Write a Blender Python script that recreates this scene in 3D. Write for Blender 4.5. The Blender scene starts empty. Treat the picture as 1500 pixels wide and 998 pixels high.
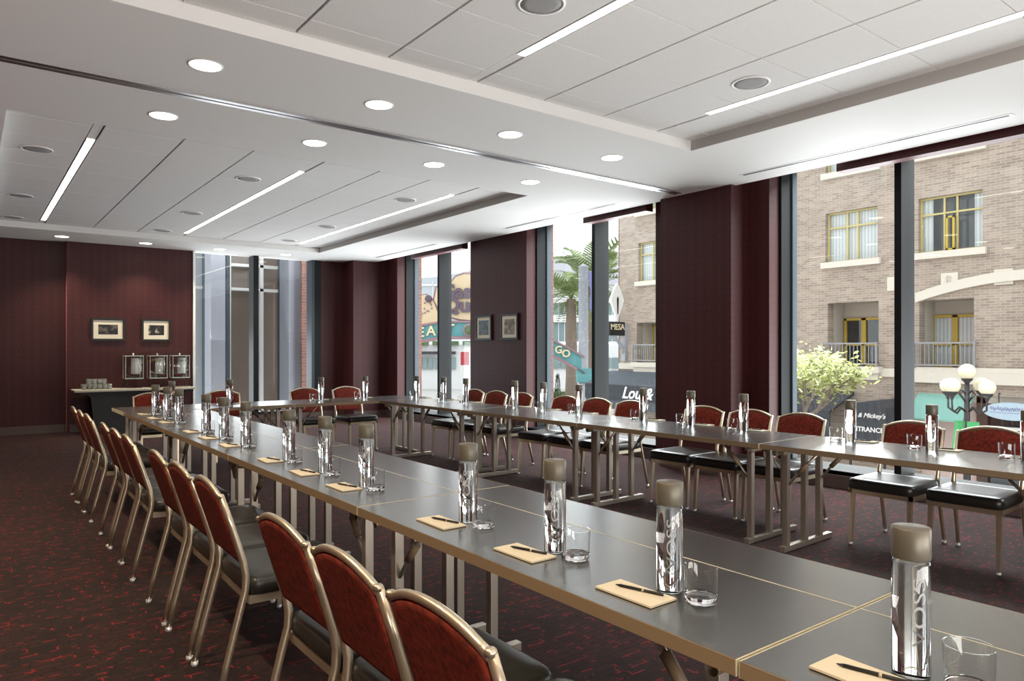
import bpy, bmesh, math, random
from mathutils import Vector, Matrix
random.seed(7)
PI = math.pi
SC = bpy.context.scene
COL = SC.collection

# ------------------------------------------------------------------ camera, world, large lights, exposure
FPX, TH, HOR, CAMH = 1050.0, math.radians(37.25), 512.0, 1.405
cd = bpy.data.cameras.new('camera')
cam = bpy.data.objects.new('camera', cd); COL.objects.link(cam)
cam.location = (0, 0, CAMH); cam.rotation_euler = (PI/2, 0, -TH)
cd.sensor_width = 36.0; cd.lens = FPX/1500*36; cd.shift_y = (HOR-499)/1500; cd.clip_start = .02; cd.clip_end = 600
SC.camera = cam
SC.view_settings.view_transform = 'Standard'; SC.view_settings.look = 'None'
SC.view_settings.exposure = 0.2; SC.view_settings.gamma = 1.0; SC.view_settings.use_curve_mapping = False
w = bpy.data.worlds.new('overcast_sky'); SC.world = w; w.use_nodes = True
bg = w.node_tree.nodes['Background']; bg.inputs[0].default_value = (.94, .97, 1, 1); bg.inputs[1].default_value = 1.9

def area_light(name, loc, size, size_y, power, direction, color=(1, 1, 1), spread=180):
    l = bpy.data.lights.new(name, 'AREA'); l.shape = 'RECTANGLE'; l.size = size; l.size_y = size_y
    l.energy = power; l.color = color; l.spread = math.radians(spread)
    o = bpy.data.objects.new(name, l); COL.objects.link(o); o.location = loc
    o.rotation_euler = Vector(direction).to_track_quat('-Z', 'Y').to_euler()
    return o
WIN = [(-2.35, .32), (1.93, 4.58), (6.22, 8.89), (10.48, 13.17)]       # window openings along the street wall
# added fill lamps outside, boosting the daylight that enters by the street windows
area_light('plaza_fill', (12.6, 12.0, -.6), 14.0, 4.8, 2400, (-1, 0, .3), (.94, .97, 1))
area_light('street_fill', (12.6, -1.5, -.6), 13.0, 4.8, 1000, (-1, 0, .3), (.94, .97, 1))
area_light('sky_fill', (11.5, 6.0, 7.2), 26.0, 3.5, 7500, (-1, 0, -.9), (.95, .975, 1))
area_light('court_fill', (4.6, 15.4, .6), 2.1, 2.6, 70, (0, -1, .6), (.93, .96, 1))  # added fill lamp outside the end window, brightens the far ceiling
area_light('rear_fill', (1.9, -2.5, .9), 5.0, 1.7, 420, (0, 1, .9), (1, .95, .88))  # added warm fill lamp inside the solid back wall, lifts the near ceiling

# ------------------------------------------------------------------ materials
def mat(name, col, rough=.6, metal=0.0, spec=.5, **kw):
    m = bpy.data.materials.new(name); m.use_nodes = True
    p = m.node_tree.nodes['Principled BSDF']
    p.inputs['Base Color'].default_value = (*col, 1); p.inputs['Roughness'].default_value = rough
    p.inputs['Metallic'].default_value = metal; p.inputs['Specular IOR Level'].default_value = spec
    for k, v in kw.items():
        p.inputs[k.replace('_', ' ')].default_value = v
    return m
def nodes(m): return m.node_tree.nodes, m.node_tree.links, m.node_tree.nodes['Principled BSDF']
def coord(m, scale=(1, 1, 1), rot=(0, 0, 0), kind='pos'):
    n, l, p = nodes(m)
    mp = n.new('ShaderNodeMapping'); mp.inputs['Scale'].default_value = scale; mp.inputs['Rotation'].default_value = rot
    if kind == 'wall':                                              # runs along whichever way the wall faces
        g = n.new('ShaderNodeNewGeometry'); sp = n.new('ShaderNodeSeparateXYZ'); cb = n.new('ShaderNodeCombineXYZ'); ad = n.new('ShaderNodeMath')
        l.new(g.outputs['Position'], sp.inputs[0]); l.new(sp.outputs[0], ad.inputs[0]); l.new(sp.outputs[1], ad.inputs[1])
        l.new(ad.outputs[0], cb.inputs[0]); l.new(sp.outputs[2], cb.inputs[1]); l.new(cb.outputs[0], mp.inputs[0])
    elif kind in ('yz', 'xz'):
        g = n.new('ShaderNodeNewGeometry'); sp = n.new('ShaderNodeSeparateXYZ'); cb = n.new('ShaderNodeCombineXYZ'); l.new(g.outputs['Position'], sp.inputs[0])
        l.new(sp.outputs[1 if kind == 'yz' else 0], cb.inputs[0]); l.new(sp.outputs[2], cb.inputs[1]); l.new(cb.outputs[0], mp.inputs[0])
    elif kind == 'pos':
        g = n.new('ShaderNodeNewGeometry'); l.new(g.outputs['Position'], mp.inputs[0])
    else:
        g = n.new('ShaderNodeTexCoord'); l.new(g.outputs['Object'], mp.inputs[0])
    return mp.outputs[0]
def noise(m, vec, scale, detail=2):
    n, l, p = nodes(m); t = n.new('ShaderNodeTexNoise'); t.inputs['Scale'].default_value = scale; t.inputs['Detail'].default_value = detail
    l.new(vec, t.inputs['Vector']); return t.outputs[0]
def ramp(m, fac, stops):
    n, l, p = nodes(m); r = n.new('ShaderNodeValToRGB'); l.new(fac, r.inputs[0])
    e = r.color_ramp.elements
    while len(e) < len(stops): e.new(.5)
    for i, (q, c) in enumerate(stops): e[i].position = q; e[i].color = (*c, 1)
    return r.outputs[0]
def mixc(m, fac, a, b, mode='MIX'):
    n, l, p = nodes(m); x = n.new('ShaderNodeMix'); x.data_type = 'RGBA'; x.blend_type = mode
    for sock, v in ((x.inputs[0], fac), (x.inputs[6], a), (x.inputs[7], b)):
        if isinstance(v, (int, float)): sock.default_value = v
        elif isinstance(v, tuple): sock.default_value = (*v, 1)
        else: l.new(v, sock)
    return x.outputs[2]
def bump(m, h, strength=.2, dist=.01):
    n, l, p = nodes(m); b = n.new('ShaderNodeBump'); b.inputs['Strength'].default_value = strength; b.inputs['Distance'].default_value = dist
    l.new(h, b.inputs['Height']); l.new(b.outputs[0], p.inputs['Normal'])
def basec(m, c): n, l, p = nodes(m); l.new(c, p.inputs['Base Color'])
def emit(name, col, s):
    m = bpy.data.materials.new(name); m.use_nodes = True; n, l, p = nodes(m)
    p.inputs['Base Color'].default_value = (*col, 1); p.inputs['Emission Color'].default_value = (*col, 1); p.inputs['Emission Strength'].default_value = s
    return m

def brick(name, c1, c2, mortar, kind='yz', bw=.24, bh=.075, strength=.25):
    m = mat(name, c1, .85); n, l, p = nodes(m)
    v = coord(m, kind=kind)
    t = n.new('ShaderNodeTexBrick'); l.new(v, t.inputs['Vector'])
    t.inputs['Scale'].default_value = 1; t.inputs['Brick Width'].default_value = bw; t.inputs['Row Height'].default_value = bh
    t.inputs['Mortar Size'].default_value = .006; t.inputs['Bias'].default_value = -.1
    t.inputs['Color1'].default_value = (*c1, 1); t.inputs['Color2'].default_value = (*c2, 1); t.inputs['Mortar'].default_value = (*mortar, 1)
    nz = noise(m, v, 1.2, 4)
    basec(m, mixc(m, .35, t.outputs[0], ramp(m, nz, [(.3, (.5, .5, .5)), (.7, (1, 1, 1))]), 'MULTIPLY'))
    bump(m, t.outputs[1], -strength, .01)
    return m

M = {}
def carpet():
    m = mat('carpet', (.03, .02, .02), .95, spec=.2, Sheen_Weight=.06, Sheen_Roughness=.4)
    m.node_tree.nodes['Principled BSDF'].inputs['Sheen Tint'].default_value = (.9, .62, .6, 1)
    n, l, p = nodes(m); v = coord(m)
    t = n.new('ShaderNodeTexBrick'); l.new(v, t.inputs['Vector']); t.inputs['Scale'].default_value = 1
    t.inputs['Brick Width'].default_value = .085; t.inputs['Row Height'].default_value = .05; t.inputs['Mortar Size'].default_value = .0055
    t.inputs['Mortar Smooth'].default_value = .3; t.offset = .37; t.squash = 1.35; t.squash_frequency = 3
    t.inputs['Color1'].default_value = (.015, .0085, .0075, 1); t.inputs['Color2'].default_value = (.025, .0135, .0115, 1)
    na = noise(m, v, 16, 2); big = noise(m, v, 2.2, 2)
    msk = ramp(m, na, [(.54, (0, 0, 0)), (.60, (1, 1, 1))])
    mort = mixc(m, msk, (.012, .007, .006), (.16, .012, .014))
    body = mixc(m, .5, t.outputs[0], ramp(m, noise(m, v, 160, 1), [(.2, (.3, .3, .3)), (.8, (1, 1, 1))]), 'MULTIPLY')
    red = mixc(m, ramp(m, big, [(.45, (0, 0, 0)), (.75, (.35, .35, .35))]), body, (.075, .014, .014))
    basec(m, mixc(m, t.outputs[1], red, mort))
    bump(m, noise(m, v, 240, 1), .5, .004)
    return m
M['carpet'] = carpet()
def wallpaper(name, kind):
    m = mat(name, (.1, .02, .03), .5, spec=.35, Sheen_Weight=.3, Sheen_Roughness=.35); n, l, p = nodes(m); p.inputs['Sheen Tint'].default_value = (.75, .28, .36, 1); v = coord(m, kind=kind)
    wv = n.new('ShaderNodeTexWave'); wv.bands_direction = 'X'; wv.inputs['Scale'].default_value = 2.4; wv.inputs['Distortion'].default_value = 0; l.new(v, wv.inputs[0])
    ck = n.new('ShaderNodeTexBrick'); l.new(v, ck.inputs[0]); ck.inputs['Scale'].default_value = 1; ck.inputs['Brick Width'].default_value = .06; ck.inputs['Row Height'].default_value = .08; ck.inputs['Mortar Size'].default_value = .006
    c = mixc(m, wv.outputs['Fac'], (.050, .0098, .0102), (.065, .0127, .0135))
    c = mixc(m, ck.outputs[1], c, (.044, .0084, .0092))
    basec(m, mixc(m, .3, c, ramp(m, noise(m, v, 40, 2), [(.3, (.6, .6, .6)), (.7, (1, 1, 1))]), 'MULTIPLY'))
    return m
M['wall_x'] = wallpaper('wallpaper_street', 'wall')   # faces along x: pattern runs along y
M['wall_y'] = wallpaper('wallpaper_end', 'wall')
M['base'] = mat('baseboard_paint', (.085, .055, .05), .45)
def tilemat():
    m = mat('ceiling_tile', (.80, .79, .78), .9, spec=.2); v = coord(m)
    basec(m, mixc(m, .12, (.80, .79, .78), ramp(m, noise(m, v, 180, 2), [(.35, (.4, .4, .4)), (.65, (1, 1, 1))]), 'MULTIPLY'))
    return m
M['tile'] = tilemat()
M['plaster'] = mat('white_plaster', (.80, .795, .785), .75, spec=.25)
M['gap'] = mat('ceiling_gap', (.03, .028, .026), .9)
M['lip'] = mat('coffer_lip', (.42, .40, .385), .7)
M['slot'] = mat('slot_black', (.012, .012, .012), .7)
M['alu'] = mat('aluminium', (.72, .72, .73), .3, 1.0)
M['speaker'] = mat('speaker_grille', (.33, .325, .32), .8)
bump(M['speaker'], noise(M['speaker'], coord(M['speaker']), 400, 0), .4, .003)
M['whitemetal'] = mat('white_metal', (.8, .8, .8), .4)
M['tube'] = emit('linear_lamp_glow', (1, .955, .84), 5.0)
M['lens'] = emit('downlight_glow', (1, .93, .80), 6.0)
M['frame'] = mat('window_frame_black', (.007, .008, .009), .55, spec=.2)
M['frame2'] = mat('window_frame_blue', (.05, .064, .078), .5, 0, .2)
def glass_pane(name, tint=(.97, .985, .98), refl=1.45):
    m = bpy.data.materials.new(name); m.use_nodes = True; n = m.node_tree.nodes; l = m.node_tree.links; n.clear()
    o = n.new('ShaderNodeOutputMaterial'); mx = n.new('ShaderNodeMixShader'); t = n.new('ShaderNodeBsdfTransparent'); g = n.new('ShaderNodeBsdfGlossy')
    t.inputs[0].default_value = (*tint, 1); g.inputs['Roughness'].default_value = .0
    geo = n.new('ShaderNodeNewGeometry'); dt = n.new('ShaderNodeVectorMath'); dt.operation = 'DOT_PRODUCT'
    l.new(geo.outputs['Incoming'], dt.inputs[0]); l.new(geo.outputs['Normal'], dt.inputs[1])
    def mth(op, a, b=None):
        q = n.new('ShaderNodeMath'); q.operation = op
        for i, v in enumerate((a, b)):
            if v is None: continue
            if isinstance(v, (int, float)): q.inputs[i].default_value = v
            else: l.new(v, q.inputs[i])
        return q.outputs[0]
    f0 = ((refl-1)/(refl+1))**2                                          # Schlick reflectance, the same from both sides of the pane
    fr = mth('ADD', mth('MULTIPLY', mth('POWER', mth('SUBTRACT', 1.0, mth('ABSOLUTE', dt.outputs['Value'])), 5.0), 1-f0), f0)
    l.new(fr, mx.inputs[0]); l.new(t.outputs[0], mx.inputs[1]); l.new(g.outputs[0], mx.inputs[2]); l.new(mx.outputs[0], o.inputs[0])
    return m
M['pane'] = glass_pane('window_glass')
M['thinglass'] = glass_pane('thin_glass', (.985, .99, .99), 1.5)
M['frostglass'] = mat('wet_glass', (.85, .88, .86), .06, Transmission_Weight=.85, IOR=1.3)
M['tankglass'] = glass_pane('tank_glass', (.985, .995, .99), 1.7)
M['glass'] = mat('clear_glass', (1, 1, 1), .0, Transmission_Weight=1.0, IOR=1.46)
M['bottle'] = mat('bottle_glass', (.985, 1, .995), .0, Transmission_Weight=1.0, IOR=1.40)
M['cap'] = mat('bottle_cap', (.125, .112, .085), .42, .25)
M['letter'] = mat('etched_letter', (.33, .35, .36), .5)
def lam():
    m = mat('table_laminate', (.036, .038, .037), .25, spec=1.0, Coat_Weight=.8, Coat_Roughness=.22, Coat_IOR=1.6); v = coord(m, (9, 1, 1))
    basec(m, mixc(m, noise(m, v, 3, 3), (.038, .039, .037), (.050, .050, .047)))
    return m
M['laminate'] = lam()
M['edge'] = mat('table_edge_wood', (.20, .14, .082), .5)
M['inlay'] = mat('inlay_cream', (.55, .50, .36), .5)
M['silver'] = mat('table_leg_silver', (.42, .375, .32), .36, .8)
M['champ'] = mat('champagne_metal', (.62, .53, .39), .30, .85)
M['vinyl'] = mat('seat_vinyl', (.020, .019, .016), .34)
def fabric():
    m = mat('chair_fabric', (.16, .02, .015), .85, spec=.2); v = coord(m, kind='obj')
    c = ramp(m, noise(m, v, 45, 3), [(.35, (.085, .013, .007)), (.5, (.15, .019, .010)), (.65, (.18, .026, .013))])
    basec(m, c); bump(m, noise(m, v, 300, 1), .3, .003); return m
M['fabric'] = fabric()
M['glide'] = mat('clear_glide', (.8, .8, .8), .1, .6)
M['black'] = mat('black_paint', (.010, .009, .009), .4)
M['paper'] = mat('note_paper', (.66, .58, .43), .8)
M['pen'] = mat('pen_black', (.012, .010, .009), .3)
M['stone'] = mat('counter_stone', (.62, .58, .47), .3)
M['matboard'] = mat('mat_board', (.78, .72, .58), .8)
def photo(name, c1, c2, c3, sc):
    m = mat(name, c1, .4); v = coord(m); basec(m, ramp(m, noise(m, v, sc, 3), [(.35, c1), (.52, c2), (.62, c3)])); return m
M['photo_dark'] = photo('photo_dark', (.006, .006, .006), (.02, .018, .016), (.12, .10, .09), 9)
M['photo_fig'] = photo('photo_figure', (.008, .008, .008), (.03, .027, .025), (.6, .55, .48), 8)
M['photo_col'] = photo('photo_bottles', (.03, .05, .05), (.09, .13, .18), (.30, .32, .28), 14)
M['photo_sep'] = photo('photo_sepia', (.05, .04, .03), (.22, .18, .13), (.48, .42, .32), 13)
M['lemon'] = mat('lemon_slices', (.62, .66, .10), .5)
M['glassedge'] = mat('glass_edge', (.58, .68, .64), .15)
M['tankreflect'] = mat('tank_reflection', (.92, .94, .94), .4)  # white of the window reflections in the tanks, put into a solid colour
M['leafy'] = mat('mint_leaves', (.12, .3, .08), .6)
# outside
M['brick'] = brick('tan_brick', (.43, .355, .285), (.29, .232, .19), (.52, .47, .41), 'yz', .23, .07, .5)
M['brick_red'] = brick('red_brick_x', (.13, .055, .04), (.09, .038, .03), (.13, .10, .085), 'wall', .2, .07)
M['brick_red_y'] = brick('red_brick_y', (.27, .12, .095), (.20, .09, .07), (.27, .21, .18), 'xz', .2, .07)
M['cream'] = mat('cream_stone', (.66, .62, .54), .8)
M['stucco'] = mat('stucco', (.52, .49, .43), .9)
M['yellow'] = mat('yellow_frame', (.50, .36, .045), .5)
M['yellow2'] = mat('pale_yellow_frame', (.55, .47, .20), .5)
M['curtain'] = mat('white_curtain', (.66, .68, .70), .9)
wv = M['curtain'].node_tree.nodes.new('ShaderNodeTexWave'); wv.bands_direction = 'Y'; wv.inputs['Scale'].default_value = 3.2
M['curtain'].node_tree.links.new(coord(M['curtain']), wv.inputs[0])
basec(M['curtain'], mixc(M['curtain'], wv.outputs['Fac'], (.50, .53, .55), (.74, .76, .78)))
M['darkglass'] = mat('dark_glass', (.015, .018, .022), .05)
M['railmetal'] = mat('rail_metal', (.30, .30, .31), .5, .3)
M['awning'] = mat('awning_black', (.040, .046, .055), .8)
M['awning2'] = mat('awning_slate', (.075, .09, .11), .75)
M['whitepaint'] = mat('white_paint', (.80, .80, .78), .5)
M['teal'] = mat('teal_board', (.22, .46, .40), .6)
M['pink'] = mat('pink_stucco', (.66, .52, .48), .8)
M['green'] = mat('green_banner', (.06, .36, .13), .6)
M['lampglobe'] = mat('lamp_globe', (.80, .74, .55), .25)
M['iron'] = mat('black_iron', (.02, .021, .023), .45)
M['oval'] = mat('oval_sign', (.46, .60, .70), .5)
M['brown'] = mat('brown_fascia', (.09, .055, .04), .7)
M['bark'] = mat('bark', (.15, .125, .10), .9)
def leafm(name, a, b):
    m = mat(name, a, .55, Sheen_Weight=.0); v = coord(m); basec(m, mixc(m, ramp(m, noise(m, v, 3, 3), [(.35, (0, 0, 0)), (.65, (1, 1, 1))]), a, b)); return m
M['leaf'] = leafm('tree_leaf', (.16, .19, .04), (.40, .42, .17))
M['palm'] = leafm('palm_leaf', (.16, .22, .07), (.34, .42, .18))
M['hedge'] = leafm('hedge_leaf', (.05, .10, .04), (.12, .18, .07))
M['trunk'] = mat('palm_trunk', (.28, .22, .17), .95)
bump(M['trunk'], noise(M['trunk'], coord(M['trunk'], (3, 3, 9)), 2, 3), 1, .1)
M['white_bldg'] = mat('white_concrete', (.72, .72, .72), .8)
M['lav'] = mat('grey_roof', (.50, .50, .54), .6)
M['glassband'] = mat('teal_glass', (.22, .30, .31), .15)
M['grayglass'] = mat('grey_glass', (.46, .51, .54), .3)
M['pave'] = mat('street_pavement', (.46, .45, .43), .9)
M['signpurple'] = mat('sign_purple', (.13, .09, .12), .6)
M['signcream'] = mat('sign_cream', (.70, .56, .36), .7)
M['signteal'] = mat('sign_teal', (.12, .34, .36), .6)
M['signmauve'] = mat('sign_mauve', (.32, .20, .22), .7)
M['gold'] = mat('sign_letter_cream', (.76, .66, .42), .6)
M['column_grey'] = mat('column_grey', (.36, .38, .42), .6)
M['banner'] = mat('purple_banner', (.26, .26, .52), .7)
M['wallgrey'] = mat('lavender_column', (.27, .28, .32), .7)
M['brickreflect'] = mat('brick_reflection_glass', (.17, .135, .11), .3)  # dark glazing with brown brick reflections put into its colour
M['red'] = mat('red_board', (.5, .05, .06), .6)

# ------------------------------------------------------------------ mesh helpers
class MB:
    def __init__(s): s.b = bmesh.new()
    def box(s, x0, x1, y0, y1, z0, z1, bevel=0):
        vs = [s.b.verts.new((x, y, z)) for z in (z0, z1) for x, y in ((x0, y0), (x1, y0), (x1, y1), (x0, y1))]
        fs = [s.b.faces.new([vs[i] for i in q]) for q in ((3, 2, 1, 0), (4, 5, 6, 7), (0, 1, 5, 4), (1, 2, 6, 5), (2, 3, 7, 6), (3, 0, 4, 7))]
        if bevel:
            es = {e for f in fs for e in f.edges}
            bmesh.ops.bevel(s.b, geom=list(es), offset=bevel, segments=2, affect='EDGES', profile=.6)
        return s
    def rings(s, rings, close=True, cap=True, smooth=True):
        L = [[s.b.verts.new(p) for p in r] for r in rings]
        n = len(L[0])
        for a, b in zip(L, L[1:]):
            for i in range(n if close else n-1):
                f = s.b.faces.new((a[i], a[(i+1) % n], b[(i+1) % n], b[i])); f.smooth = smooth
        if cap:
            s.b.faces.new(list(reversed(L[0]))); s.b.faces.new(L[-1])
        return s
    def tube(s, pts, r, n=8, cap=True):
        pts = [Vector(p) for p in pts]; rr = r if isinstance(r, (list, tuple)) else [r]*len(pts)
        R = []; up = None
        for i, p in enumerate(pts):
            d = (pts[min(i+1, len(pts)-1)]-pts[max(i-1, 0)]).normalized()
            if up is None: up = d.orthogonal().normalized()
            u = (up-d*up.dot(d)).normalized(); up = u; v = d.cross(u)
            R.append([p+(u*math.cos(2*PI*k/n)+v*math.sin(2*PI*k/n))*rr[i] for k in range(n)])
        return s.rings(R, cap=cap)
    def bar(s, a, b, w, h=None, w2=None):                         # square bar from a to b
        a, b = Vector(a), Vector(b); h = h or w; d = (b-a).normalized()
        ref = Vector((0, 0, 1)) if abs(d.z) < .9 else Vector((0, 1, 0))
        u = d.cross(ref).normalized(); v = u.cross(d).normalized()
        k = (w2 or w)/w
        q = lambda p, f: [p+(u*sx*w+v*sy*h)*.5*f for sx, sy in ((-1, -1), (1, -1), (1, 1), (-1, 1))]
        return s.rings([q(a, 1), q(b, k)], smooth=False)
    def lathe(s, prof, n=32, axis=(0, 0, 0)):                      # closed or open profile of (r, z)
        R = []
        for r, z in prof:
            R.append([(axis[0]+r*math.cos(2*PI*k/n), axis[1]+r*math.sin(2*PI*k/n), axis[2]+z) for k in range(n)])
        L = []
        for (r, z), ring in zip(prof, R):
            L.append([s.b.verts.new((axis[0], axis[1], axis[2]+z))] if r < 1e-6 else [s.b.verts.new(p) for p in ring])
        for a, b in zip(L, L[1:]):
            for i in range(n):
                j = (i+1) % n
                if len(a) == 1 and len(b) == 1: continue
                if len(a) == 1: f = s.b.faces.new((a[0], b[j], b[i]))
                elif len(b) == 1: f = s.b.faces.new((a[i], a[j], b[0]))
                else: f = s.b.faces.new((a[i], a[j], b[j], b[i]))
                f.smooth = True
        return s
    def prism(s, poly, axis, t0, t1):                               # extrude a 2D outline along an axis
        f = {'x': lambda u, v, t: (t, u, v), 'y': lambda u, v, t: (u, t, v), 'z': lambda u, v, t: (u, v, t)}[axis]
        return s.rings([[f(u, v, t0) for u, v in poly], [f(u, v, t1) for u, v in poly]], smooth=False)
    def quad(s, *p):
        s.b.faces.new([s.b.verts.new(q) for q in p]); return s
    def mesh(s, name, m, fix=True):
        if fix: bmesh.ops.recalc_face_normals(s.b, faces=s.b.faces[:])
        me = bpy.data.meshes.new(name); s.b.to_mesh(me); s.b.free()
        for q in (m if isinstance(m, list) else [m]): me.materials.append(q)
        return me
    def build(s, name, m, parent=None, loc=(0, 0, 0), fix=True):
        return obj(name, s.mesh(name, m, fix), parent, loc)
def obj(name, me, parent=None, loc=(0, 0, 0), rot=(0, 0, 0)):
    o = bpy.data.objects.new(name, me); COL.objects.link(o); o.parent = parent; o.location = loc; o.rotation_euler = rot
    return o
def tag(o, label=None, cat=None, group=None, kind=None):
    if label: o['label'] = label
    if cat: o['category'] = cat
    if group: o['group'] = group
    if kind: o['kind'] = kind
    return o
def thing(name, label, cat, loc=(0, 0, 0), rz=0, group=None):
    o = obj(name, None, None, loc, (0, 0, rz)); o.empty_display_size = .1
    return tag(o, label, cat, group)
def dup(o, loc=None, rz=None, parent=None):
    c = o.copy(); COL.objects.link(c); c.parent = parent
    if loc is not None: c.location = loc
    if rz is not None: c.rotation_euler = (0, 0, rz)
    for ch in list(KIDS.get(o.name, o.children)): dup(ch, parent=c)
    return c
KIDS = {}
def many(root, loc, rz, label, group, first):
    o = root if first else dup(root)
    o.location = loc; o.rotation_euler = (0, 0, rz); o['label'] = label; o['group'] = group
    return o
ORD = ['first', 'second', 'third', 'fourth', 'fifth', 'sixth', 'seventh', 'eighth', 'ninth', 'tenth', 'eleventh', 'twelfth', 'thirteenth', 'fourteenth']
def cells(mb, us, vs, holes, add):
    """boxes over a grid, leaving the holes (u0,u1,v0,v1) open"""
    U = sorted({*us, *[h[0] for h in holes], *[h[1] for h in holes]}); V = sorted({*vs, *[h[2] for h in holes], *[h[3] for h in holes]})
    for a, b in zip(U, U[1:]):
        run = None
        for c, d in list(zip(V, V[1:]))+[(None, None)]:
            solid = c is not None and not any(h[0] <= (a+b)/2 <= h[1] and h[2] <= (c+d)/2 <= h[3] for h in holes)
            if solid: run = (run[0], d) if run else (c, d)
            elif run: add(a, b, *run); run = None
def text_mesh(body, size, extrude, material, shear=0, align='CENTER', bold=0):
    c = bpy.data.curves.new('lettering', 'FONT'); c.body = body; c.size = size; c.extrude = extrude; c.shear = shear; c.align_x = align; c.align_y = 'CENTER'; c.offset = bold; c.resolution_u = 3
    o = bpy.data.objects.new('lettering', c); COL.objects.link(o)
    dg = bpy.context.evaluated_depsgraph_get(); dg.update()
    me = bpy.data.meshes.new_from_object(o.evaluated_get(dg)); bpy.data.objects.remove(o); bpy.data.curves.remove(c)
    me.materials.clear(); me.materials.append(material); return me

# ------------------------------------------------------------------ the room shell
CZ, TZ = 3.23, 3.32
X0, X1, Y0, Y1 = -.75, 7.05, -2.6, 14.15
S = 'structure'
fl = tag(MB().box(X0-.2, 7.5, Y0-.2, 14.6, -.12, 0).build('floor', M['carpet']), 'dark brown carpet with scattered red dashes and woven blocks', 'carpet', kind=S)
ceil = obj('ceiling', None); tag(ceil, 'white ceiling with recessed tiled coffers', 'ceiling', kind=S)
COF = [(.24, 5.30, -1.6, 4.25), (.24, 5.30, 6.66, 13.0)]
mb = MB(); cells(mb, (X0-.2, 6.81), (Y0-.2, 14.4), COF, lambda a, b, c, d: mb.box(a, b, c, d, CZ, TZ+.05)); mb.build('soffit', M['plaster'], ceil)
MB().box(X0-.2, 7.75, Y0-.2, 14.6, 3.5, 3.62).build('ceiling_deck', M['gap'], ceil)
MB().box(6.70, 6.81, Y0-.2, 14.4, TZ+.05, 3.5).build('soffit_edge', M['plaster'], ceil)
for i, (a, b, c, d) in enumerate(COF):
    MB().box(a-.05, b+.05, c-.05, d+.05, TZ+.022, TZ+.05).build('coffer_back', M['gap'], ceil)
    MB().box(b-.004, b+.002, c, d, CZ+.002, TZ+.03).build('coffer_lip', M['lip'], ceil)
TX = [(.246, .853), (.947, 1.572), (1.588, 2.192), (2.208, 2.823), (2.917, 3.522), (3.538, 4.152), (4.168, 4.743), (4.837, 5.296)]
tcache = {}
for (a, b, c, d) in COF:
    ys = [4.25] + [4.02-.628*k for k in range(9)] + [-1.6] if d < 5 else [13.0] + [12.72-.628*k for k in range(10)] + [6.66]
    for hi, lo in zip(ys, ys[1:]):
        if hi-lo < .02: continue
        for t0, t1 in TX:
            key = (round(t1-t0, 3), round(hi-lo, 3))
            if key not in tcache:
                hw, hl = key[0]/2, key[1]/2-.0035
                tcache[key] = MB().box(-hw, hw, -hl, hl, 0, .018, .002).mesh('ceiling_tile', M['tile'])
            obj('ceiling_tile', tcache[key], ceil, ((t0+t1)/2, (hi+lo)/2, TZ))
# operable-wall track across the soffit
tr = obj('trim_1', None); tag(tr, 'aluminium track for a folding partition across the ceiling', 'track', kind=S)
for s in (-1, 1): MB().box(X0, 6.6, 5.475+s*.034-.022, 5.475+s*.034+.022, CZ-.014, CZ+.01).build('track_rail', M['alu'], tr)
MB().box(X0, 6.6, 5.463, 5.487, CZ-.004, CZ+.01).build('track_slot', M['slot'], tr)

def wall_panel_x(name, x0, x1, y0, y1, z0, z1, holes, m):
    mb = MB(); cells(mb, (y0, y1), (z0, z1), holes, lambda a, b, c, d: mb.box(x0, x1, a, b, c, d)); return tag(mb.build(name, m), kind=S)
def wall_panel_y(name, y0, y1, x0, x1, z0, z1, holes, m):
    mb = MB(); cells(mb, (x0, x1), (z0, z1), holes, lambda a, b, c, d: mb.box(a, b, y0, y1, c, d)); return tag(mb.build(name, m), kind=S)
SILL = .16
wr = wall_panel_x('wall_right', 7.05, 7.25, Y0-.2, 13.65, 0, 3.5, [(a, b, SILL, 3.5) for a, b in WIN], M['wall_x'])
tag(wr, 'burgundy wallpapered wall between the street windows', 'wall')
for yc in (.52, 4.84, 13.65):                                          # furred columns standing out from the street wall
    y1 = yc+1.01 if yc != 13.65 else 14.3
    MB().box(6.72 if yc < 13 else 6.3, 7.06, yc, y1, 0, 3.5 if yc < 13 else CZ+.05).build('column_casing', M['wall_x'], wr)
wf = wall_panel_y('wall_front', Y1, Y1+.2, 1.38, 6.4, 0, 3.5, [(3.35, 5.66, SILL, 3.5)], M['wall_y']); tag(wf, 'burgundy striped wall behind the console with a tall window', 'wall')
MB().box(X0-.2, 1.38, 14.32, 14.5, 0, 3.5).build('recessed_panel', M['wall_y'], wf)
MB().box(1.34, 1.38, 14.15, 14.35, 0, 3.5).build('panel_return', M['wall_y'], wf)
wl = tag(MB().box(X0-.2, X0, Y0-.2, 14.5, 0, 3.5).build('wall_left', M['wall_x']), 'burgundy wall along the aisle', 'wall', kind=S)
wb = tag(MB().box(X0, 7.25, Y0-.2, Y0, 0, 3.5).build('wall_back', M['wall_y']), 'burgundy end wall opposite the console', 'wall', kind=S)
bb = obj('baseboard_front', None); tag(bb, 'dark baseboard along the end wall', 'baseboard', kind=S)
MB().box(X0, 1.34, 14.29, 14.32, 0, .13).build('board', M['base'], bb)
MB().box(1.38, 6.3, 14.12, 14.15, 0, .13).build('board', M['base'], bb)
bb = obj('baseboard_right', None); tag(bb, 'dark baseboard under the street windows', 'baseboard', kind=S)
for a, b in ((Y0, .52), (1.53, 4.84), (5.85, 13.65)): MB().box(7.02, 7.05, a, b, 0, .13).build('board', M['base'], bb)
for yc in (.52, 4.84): MB().box(6.69, 6.72, yc, yc+1.01, 0, .13).build('board', M['base'], bb)
MB().box(6.3, 7.05, 13.62, 13.65, 0, .13).build('board', M['base'], bb)

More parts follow.
